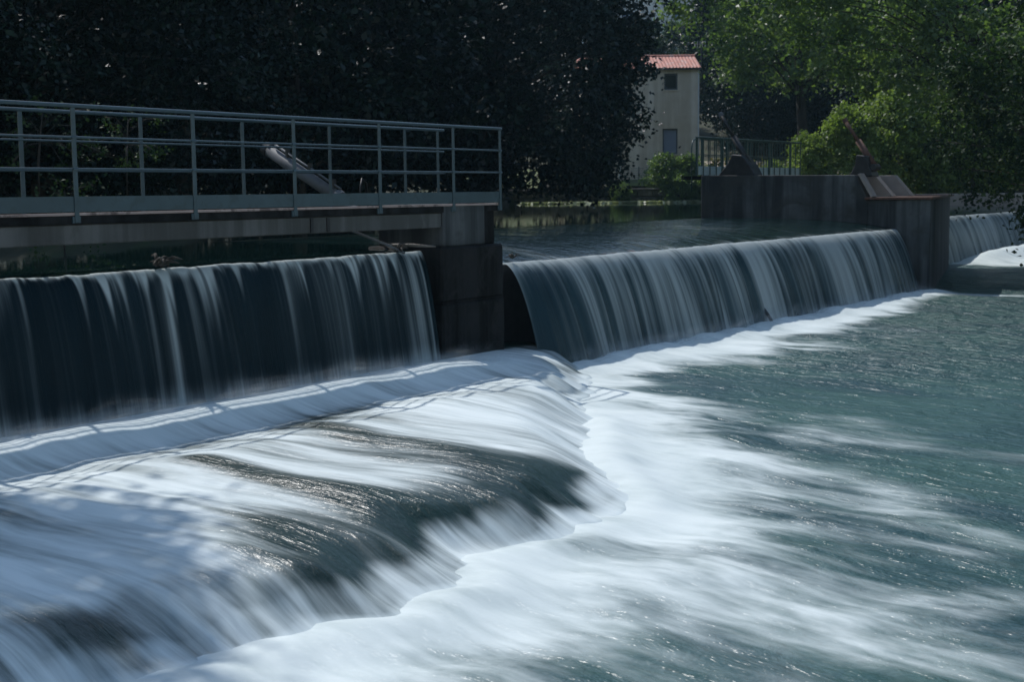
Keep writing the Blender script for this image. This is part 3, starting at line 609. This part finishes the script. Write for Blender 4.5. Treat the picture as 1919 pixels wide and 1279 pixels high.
m.add([(hx1 - .005, HY, ev), (hx1 - .005, HY + 6, ev), (hx1 - .005, HY + 3, ev + .95), (hx0 + .005, HY, ev), (hx0 + .005, HY + 6, ev), (hx0 + .005, HY + 3, ev + .95)], [(0, 1, 2), (3, 5, 4)])
m.part('wall', M_['render'], h)
for a, b, c, d, kd in wins:
    w_ = MB(); e = .09
    w_.box(a, a + e, HY + .12, HY + .18, c, d).box(b - e, b, HY + .12, HY + .18, c, d).box(a + e, b - e, HY + .12, HY + .18, c, c + e).box(a + e, b - e, HY + .12, HY + .18, d - e, d)
    wo_ = w_.part('window', M_['frame'], h); MB().box(a + e, b - e, HY + .15, HY + .165, c + e, d - e).part('pane', M_[kd], wo_)
    MB().box(a - .05, b + .05, HY - .05, HY + .1, c - .08, c - .003).part('sill', M_['render'], h)
# corrugated clay tile roof, each channel modelled
nx = int((hx1 + .35 - hx0 + .35) / .22) * 6; xs = np.linspace(hx0 - .35, hx1 + .1, nx); v = np.linspace(0, 1, 25); V, X = np.meshgrid(v, xs, indexing='ij')
Y = HY - .35 + V * 3.35; Zr = ev - .04 + V * 1.05 + .055 * np.abs(np.sin((X - hx0) / .22 * math.pi)) - .03 * ((V * 8) % 1)
ro = grid('roof', X - (hx1 - 5), Y - HY, Zr - hb, M_['tile'], smooth=False); ro.parent = h
MB().box(hx0 - .3, hx1 + .05, HY + 3.0, HY + 6.3, ev + .55, ev + .58).part('rear_roof', M_['tile'], h)
MB().tube([(hx0 - .35, HY + 3.0, ev + 1.03), (hx1 + .1, HY + 3.0, ev + 1.03)], .11, 8).part('ridge_tile_row', M_['tile'], h)
MB().box(hx0 - .2, hx1 + .05, HY - .28, HY - .004, ev - .12, ev - .055).part('eave_board', M_['frame'], h)
MB().tube([(hx1 - .06, HY - .06, ev - .15), (hx1 - .06, HY - .06, hb)], .05, 8).part('downpipe', M_['white'], h)
ax = hx1 + .25
an = thing('tv_antenna', 'white television antenna on a thin mast at the right end of the house roof', 'antenna', (ax, HY + 1, ev - .3))
MB().tube([(ax, HY + 1, ev - .6), (ax, HY + 1, hz(80))], .03, 6).part('mast', M_['galv'], an)
MB().tube([(ax - .45, HY + 1, hz(84)), (ax + .3, HY + 1, hz(84))], .02, 6).part('boom', M_['galv'], an)
for k in range(5): MB().tube([(ax - .42 + k * .17, HY + 1, hz(80)), (ax - .42 + k * .17, HY + 1, hz(91))], .03 if k in (0, 4) else .016, 6).part('element', M_['white'], an)
MB().box(hxp(1225), hxp(1289), HY - 1.6, HY - 1.3, hb - .6, hz(298)).solo('garden_wall', M_['concrete_wall'], 'low dark garden wall at the foot of the beige house', 'wall', (hxp(1250), HY - 1.5, hb), bev=.04)
# wire fence beside the house
fz = 90.0; fe = thing('fence', 'pale wire fence with thin horizontal lines on the grass left of the house', 'fence', (6, fz, 3.0))
for xx in (5.0, 6.1, 7.2, 8.3): MB().box(xx - .03, xx + .03, fz - .03, fz + .03, 2.6, 4.15).part('post', M_['galv'], fe)
for k in range(7): MB().tube([(4.9, fz - .04, 3.2 + k * .14), (8.6, fz - .04, 3.2 + k * .14)], .012, 5).part('wire', M_['galv'], fe)
for xx, zt, lb in ((7.0, 5.0, 'white post under the drooping tree left of the house'), (9.2, 4.9, 'pale post at the left edge of the house')):
    MB().tube([(xx, 89.2, 2.9), (xx + .03, 89.2, zt)], .07, 8).solo('post', M_['white'], lb, 'post', (xx, 89.2, 2.9))
# distant white building
bz = 185.0
b2 = thing('building', 'white building with blue windows on the wooded hill at the top of the picture', 'building', (20, bz, 20))
def bx_(x): return (x - 960) / 2600 * bz
def bzz(y): return CZ + (356 - y) / 2600 * bz
MB().box(bx_(1080), bx_(1310), bz, bz + 9, 14, bzz(-6)).part('wall', M_['white'], b2)
MB().box(bx_(1074), bx_(1316), bz - .6, bz + 9.6, bzz(-6), bzz(-14)).part('roof', M_['frame'], b2)
for xa in (1108, 1168, 1262, 1281):
    wnd = MB().box(bx_(xa), bx_(xa + 15), bz - .08, bz - .01, bzz(44), bzz(26)).part('window', M_['white'], b2); MB().box(bx_(xa + 1), bx_(xa + 14), bz - .12, bz - .085, bzz(42), bzz(28)).part('pane', surf('blue_pane', (.08, .15, .3), (.1, .18, .34), .2), wnd)

# ------------------------------------------------------------------ foliage
def leaves(name, cen, crad, nper, size, mat, up=.6, seed=0, flat=.75, clump_tint=True):
    """leaf mesh: nper bent leaves round every cluster centre"""
    g = np.random.default_rng(seed); n = len(cen); N_ = n * nper
    c = np.repeat(cen, nper, 0); off = g.normal(size=(N_, 3)) * np.array([1, 1, flat]) * np.repeat(crad, nper)[:, None] * .55
    cn = g.normal(size=(n, 3)) * np.array([.55, .55, .2]) + np.array([0, 0, .75]); cn /= np.linalg.norm(cn, axis=1)[:, None]; cn = np.repeat(cn, nper, 0)
    off -= cn * (off * cn).sum(1)[:, None] * .6          # leaves lie in loose sprays
    p = c + off; p[:, 2] -= .25 * (off[:, 0] ** 2 + off[:, 1] ** 2) / np.maximum(np.repeat(crad, nper), .1)
    nr = g.normal(size=(N_, 3)); nr /= np.linalg.norm(nr, axis=1)[:, None]; nr = nr * .8 + cn * up * 1.3; nr /= np.linalg.norm(nr, axis=1)[:, None]
    a = np.cross(nr, g.normal(size=(N_, 3))); a /= np.linalg.norm(a, axis=1)[:, None]; b = np.cross(nr, a)
    sz = size * g.uniform(.6, 1.3, N_)[:, None]
    v = np.stack([p - a * sz * .5, p + b * sz * .32 + nr * sz * .06, p + a * sz * .5 - nr * sz * .1, p - b * sz * .32 + nr * sz * .06], 1).reshape(-1, 3)
    me = bpy.data.meshes.new(name); me.vertices.add(4 * N_); me.vertices.foreach_set('co', v.astype(np.float32).ravel())
    i = np.arange(N_) * 4; q = np.stack([i, i + 1, i + 2, i + 3], -1)
    me.loops.add(4 * N_); me.loops.foreach_set('vertex_index', q.astype(np.int32).ravel()); me.polygons.add(N_)
    me.polygons.foreach_set('loop_start', (np.arange(N_) * 4).astype(np.int32)); me.polygons.foreach_set('loop_total', np.full(N_, 4, np.int32)); me.update(calc_edges=True)
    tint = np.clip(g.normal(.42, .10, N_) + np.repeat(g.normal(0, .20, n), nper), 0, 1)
    at = me.attributes.new('tint', 'FLOAT', 'FACE'); at.data.foreach_set('value', tint.astype(np.float32)); me.materials.append(mat); return me
def treeproto(seed, H, r, z0, ncl, nper, size, lean=(0, 0), leafm='leaf_dark', crad=.8, limbs=9, trunk_r=.22, droop=0., lb=.3):
    """returns (trunk mesh, crown mesh); origin at the foot"""
    g = np.random.default_rng(seed); rr = random.Random(seed); m = MB()
    top = Vector((lean[0] * .5, lean[1] * .5, H * .78)); pts = [Vector((0, 0, -.6)), Vector((lean[0] * .08, lean[1] * .08, H * .2)), Vector((lean[0] * .3, lean[1] * .3, H * .5)), top]
    m.tube(pts, [trunk_r * 1.25, trunk_r, trunk_r * .6, trunk_r * .15], 9)
    cen = []
    ph = g.uniform(0, 6.28, ncl); th = g.uniform(0, 1, ncl); rad = g.uniform(.25, 1, ncl) ** .5
    lob = .78 + .30 * np.sin(ph * 3 + seed) * np.cos(th * 5 + seed * 2)
    prof = np.sqrt(np.clip(np.sin(np.pi * np.clip(th * .85 + .15, 0, 1)), .02, 1))
    x = np.cos(ph) * r * rad * prof * lob + lean[0] * (lb + (1 - lb) * th); y = np.sin(ph) * r * rad * prof * lob + lean[1] * (lb + (1 - lb) * th)
    z = z0 + th * (H - z0) - droop * (rad ** 2)
    cen = np.stack([x, y, np.maximum(z, .3)], -1)
    order = g.permutation(ncl)[:limbs * 4]
    for k in order:
        c = Vector(cen[k]); hgt = max(.8, min(H * .72, c.z * .75)); f = min(1, hgt / (H * .78)); st = Vector((lean[0] * .5 * f, lean[1] * .5 * f, hgt))
        md = st.lerp(c, .5) + Vector((0, 0, .12 * r)); rd = trunk_r * (.5 - .35 * f) * rr.uniform(.6, 1)
        m.tube([st, md, c], [rd, rd * .6, .012], 6)
    return m.mesh('trunk', M_['bark'], smooth=True), leaves('crown', cen, g.uniform(.7, 1.3, ncl) * crad, nper, size, M_[leafm], seed=seed)
PROTO = {
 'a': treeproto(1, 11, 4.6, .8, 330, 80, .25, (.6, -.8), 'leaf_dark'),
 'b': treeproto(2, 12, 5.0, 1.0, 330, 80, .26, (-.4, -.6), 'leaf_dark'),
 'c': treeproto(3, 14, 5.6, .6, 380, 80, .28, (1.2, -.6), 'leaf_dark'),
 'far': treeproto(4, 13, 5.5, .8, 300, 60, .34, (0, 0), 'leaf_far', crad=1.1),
 'sun': treeproto(5, 14, 5.2, 4.8, 330, 90, .20, (-1.5, -1.0), 'leaf_mid', crad=.75),
 'shade': treeproto(11, 10.5, 2.9, 5.4, 240, 90, .16, (1.2, -.6), 'leaf_mid', crad=.6),
 'bough': treeproto(14, 14, 4.8, 6.4, 230, 95, .20, (-13, -1), 'leaf_mid', crad=.72, limbs=12, droop=.5),
 'droop': treeproto(12, 13, 5.9, 1.5, 620, 95, .22, (3.2, -.6), 'leaf_dark', lb=.78),
 'over': treeproto(6, 13, 6.8, 4.6, 460, 110, .15, (-2.2, -1.2), 'leaf_over', crad=.8, limbs=14, droop=.6),
 'hang': treeproto(16, 7.5, 2.8, 2.2, 170, 80, .14, (-4.6, .3), 'leaf_over', crad=.5, limbs=8, trunk_r=.14),
 'near': treeproto(17, 11, 4.6, .8, 420, 120, .15, (.6, -.8), 'leaf_dark', crad=.85),
 'bush': treeproto(8, 3.7, 1.6, .2, 170, 75, .14, (0, 0), 'leaf_bright', crad=.42, limbs=8, trunk_r=.06),
 'sprig': treeproto(15, 1.8, 1.3, .3, 24, 20, .09, (.2, -.2), 'leaf_over', crad=.26, limbs=6, trunk_r=.03),
 'hedge': treeproto(9, 2.2, 1.5, .1, 110, 70, .14, (0, 0), 'leaf_mid', crad=.4, limbs=6, trunk_r=.05),
}
def tree(proto, X, Y, s, rz, label, cat='tree', group=None, name='broadleaf_tree', z=None, sz=1.):
    gz = float(ground(np.array([X]), np.array([Y]))[0]) if z is None else z
    o = thing(name, label, cat, (X, Y, gz), group=group, rz=rz); o.scale = (s, s, s * sz)
    inst('trunk' if cat == 'tree' else 'stems', PROTO[proto][0], o); inst('crown' if cat == 'tree' else 'foliage', PROTO[proto][1], o); return o
GL = 'dark broadleaf trees on the left bank behind the footbridge'
LL = 'dark shaded broadleaf tree in the wood behind the footbridge'
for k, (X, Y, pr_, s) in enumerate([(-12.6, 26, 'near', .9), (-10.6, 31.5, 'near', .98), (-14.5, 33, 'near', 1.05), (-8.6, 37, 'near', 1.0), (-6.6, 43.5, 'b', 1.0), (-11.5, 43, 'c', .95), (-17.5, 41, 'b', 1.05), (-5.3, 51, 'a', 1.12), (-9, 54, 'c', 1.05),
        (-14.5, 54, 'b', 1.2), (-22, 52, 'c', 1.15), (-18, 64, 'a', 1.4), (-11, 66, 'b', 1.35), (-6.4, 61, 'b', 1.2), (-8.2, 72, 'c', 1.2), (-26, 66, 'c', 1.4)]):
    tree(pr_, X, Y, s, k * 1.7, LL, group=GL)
tree('droop', -1.7, 60, 1.08, .15, 'large dark tree drooping over the reservoir in front of the beige house')
tree('b', -3.4, 80, 1.2, 2.3, 'dark tree behind the drooping tree, left of the beige house')
tree('shade', -8.7, 13.5, 1., 0, 'dark tree on the near left bank beside the footbridge end')
# right side
tree('sun', 15.6, 74, 1.25, 0, 'sunlit green tree with leafy hanging boughs to the right of the house')
tree('sun', 22.0, 79, 1.1, 2.1, 'blue green leafy tree rising behind the yellow green shrubs')
tree('c', 26.5, 77, 1.05, 1.0, 'dark tree behind the shrubs at the right edge')
tree('a', 25.5, 63, 1.1, 3.0, 'dark tree at the far right beyond the small fall')
tree('bough', 20.5, 47, 1.0, 0, 'tree stretching sunlit green boughs over the far pier at the top of the picture')
tree('over', 20.6, 38.5, 1.0, .15, 'tree with a long dark branch overhanging the river at the top right corner')
tree('a', 19.5, 29, .8, 2.2, 'dark tree on the right bank just outside the picture edge')
for k, (X, Y, pr_, s) in enumerate([(17.6, 101.5, 'a', .85), (20.5, 103, 'b', .9), (19, 110, 'b', 1.2), (23, 112, 'c', 1.2), (26, 100, 'a', 1.3), (31, 92, 'c', 1.2), (25, 84, 'b', 1.2), (30, 74, 'c', 1.2), (35, 84, 'a', 1.4)]):
    tree(pr_, X, Y, s, k * 2.1 + 1, 'dark shaded tree in the wood to the right of the house', group='dark trees behind and right of the house')
k = 0
for row, (Y, x0, x1, st) in enumerate([(118, -40, 60, 7.5), (134, -48, 66, 8.5), (152, -55, 78, 9.5), (172, -62, 86, 10.5), (205, -75, 98, 11)]):
    for X in np.arange(x0, x1, st):
        k += 1; xx, yy = X + random.uniform(-2, 2), Y + random.uniform(-4, 4)
        s = random.uniform(.85, 1.2)
        if row in (2, 3) and 14 < xx / yy * 100 < 0: continue
        px_ = 960 + xx / yy * 2600
        if 1130 < px_ < 1350 and yy < 190: s = min(s, (CZ + (355 - 48) / 2600 * yy - float(ground(np.array([xx]), np.array([yy]))[0])) / 13.2)
        if s < .25: continue
        tree('far', xx, yy, s, random.uniform(0, 6), 'distant green tree on the wooded hillside behind the reservoir', group='trees on the wooded hillside')
tree('hang', 16.9, 36.5, 1.0, 0, 'low dark bough dipping its leaves in front of the small distant fall')
# shrubs beyond the far pier
sh = [(12.9, 60.5, .75, 'small yellow green shrub right of the catwalk railing'), (14.6, 60.6, 1.05, 'yellow green shrub just behind the rusty gate ram'), (16.6, 61.0, 1.20, 'tall light green shrub with arching shoots behind the cheek walls'),
      (18.3, 60.6, 1.0, 'mid green shrub between the two tallest shrubs beyond the pier'), (20.3, 61.2, 1.45, 'tallest bright yellow green shrub, near the right picture edge'), (22.3, 61, 1.1, 'dull green shrub above the small distant fall'), (11.3, 60, .6, 'low green shrub behind the right end of the catwalk')]
for i, (X, Y, s, lb) in enumerate(sh): tree('bush', X, Y, s, i * 1.3, lb, 'shrub', 'shrubs beyond the right pier', 'shrub')
for X, Y, s, lb, z in [(9.6, 87.0, 1.0, 'rounded green bush at the foot of the beige house', 2.6), (11.2, 87.2, 1.05, 'green bush spilling over the bank wall next to the catwalk', 2.4), (10.4, 86.0, .85, 'dark green ivy bush hanging down to the waterline beside the bank wall', 1.8), (12.2, 86.3, .9, 'dark bush behind the left end of the catwalk railing', 1.8), (6.8, 86.0, .55, 'small weed clump growing on the face of the bank wall', 1.9)]:
    tree('hedge', X, Y, s, X, lb, 'bush', None, 'bush', z=z)
# sunlit sprays of leaves low on the left bank
for i, (X, Y, s, z, lb) in enumerate([(-6.75, 21.0, .55, 1.75, 'sunlit bush at the waterline behind the left part of the footbridge'), (-7.6, 22.5, .6, 2.9, 'leafy bush with bright leaf tips behind the left end of the railing'), (-5.9, 21.5, .5, 2.9, 'thin sunlit bush seen between the railing posts near the slanting cylinder')]):
    tree('sprig', X, Y, s * 1.3, i, lb, 'bush', None, 'bush', z=z)

# floating weed line, dry grass: uncountable
def scatter(name, n, fx, size, mat, label, cat, up, seed):
    g = np.random.default_rng(seed); c = fx(g, n); me = leaves(name, c, np.full(n, .10), 7, size, mat, up=up, seed=seed, flat=.25 if up > 2 else 1.2)
    o = bpy.data.objects.new(name, me); COL.objects.link(o); return tag(o, label, cat, kind='stuff')
scatter('floating_weed', 900, lambda g, n: np.stack([g.uniform(.6, 12.4, n), 85.2 + g.uniform(-.35, .9, n) * (.4 + .6 * g.random(n)), np.full(n, UP + .05)], -1), .22, M_['lily'], 'pale floating weed along the foot of the far bank wall', 'water weed', 4, 31)
scatter('dry_grass', 2600, lambda g, n: (lambda x, y: np.stack([x, y, ground(x, y) + g.uniform(0, .7, n)], -1))(g.uniform(13.5, 21, n), g.uniform(66, 97, n)), .22, M_['straw'], 'tall dry grass between the catwalk and the shrubs', 'grass', .0, 32)
hz_ = MB().box(-150, 150, -20, 345, -2.5, 62).solo('haze', None, None, None)
def hazemat():
    m, t, o, N, K = newmat('haze'); v = N('VolumePrincipled'); v.inputs['Color'].default_value = (.5, .82, 1, 1); v.inputs['Density'].default_value = .00025; v.inputs['Anisotropy'].default_value = .2
    K(v.outputs[0], o.inputs['Volume']); return m
hz_.data.materials.clear(); hz_.data.materials.append(hazemat()); hz_['kind'] = 'stuff'
for o in list(COL.objects):
    if '_b' in o: del o['_b']
print('objects', len(COL.objects), 'tris', sum(sum(len(p.vertices) - 2 for p in m.polygons) for m in bpy.data.meshes if len(m.polygons) < 3000))
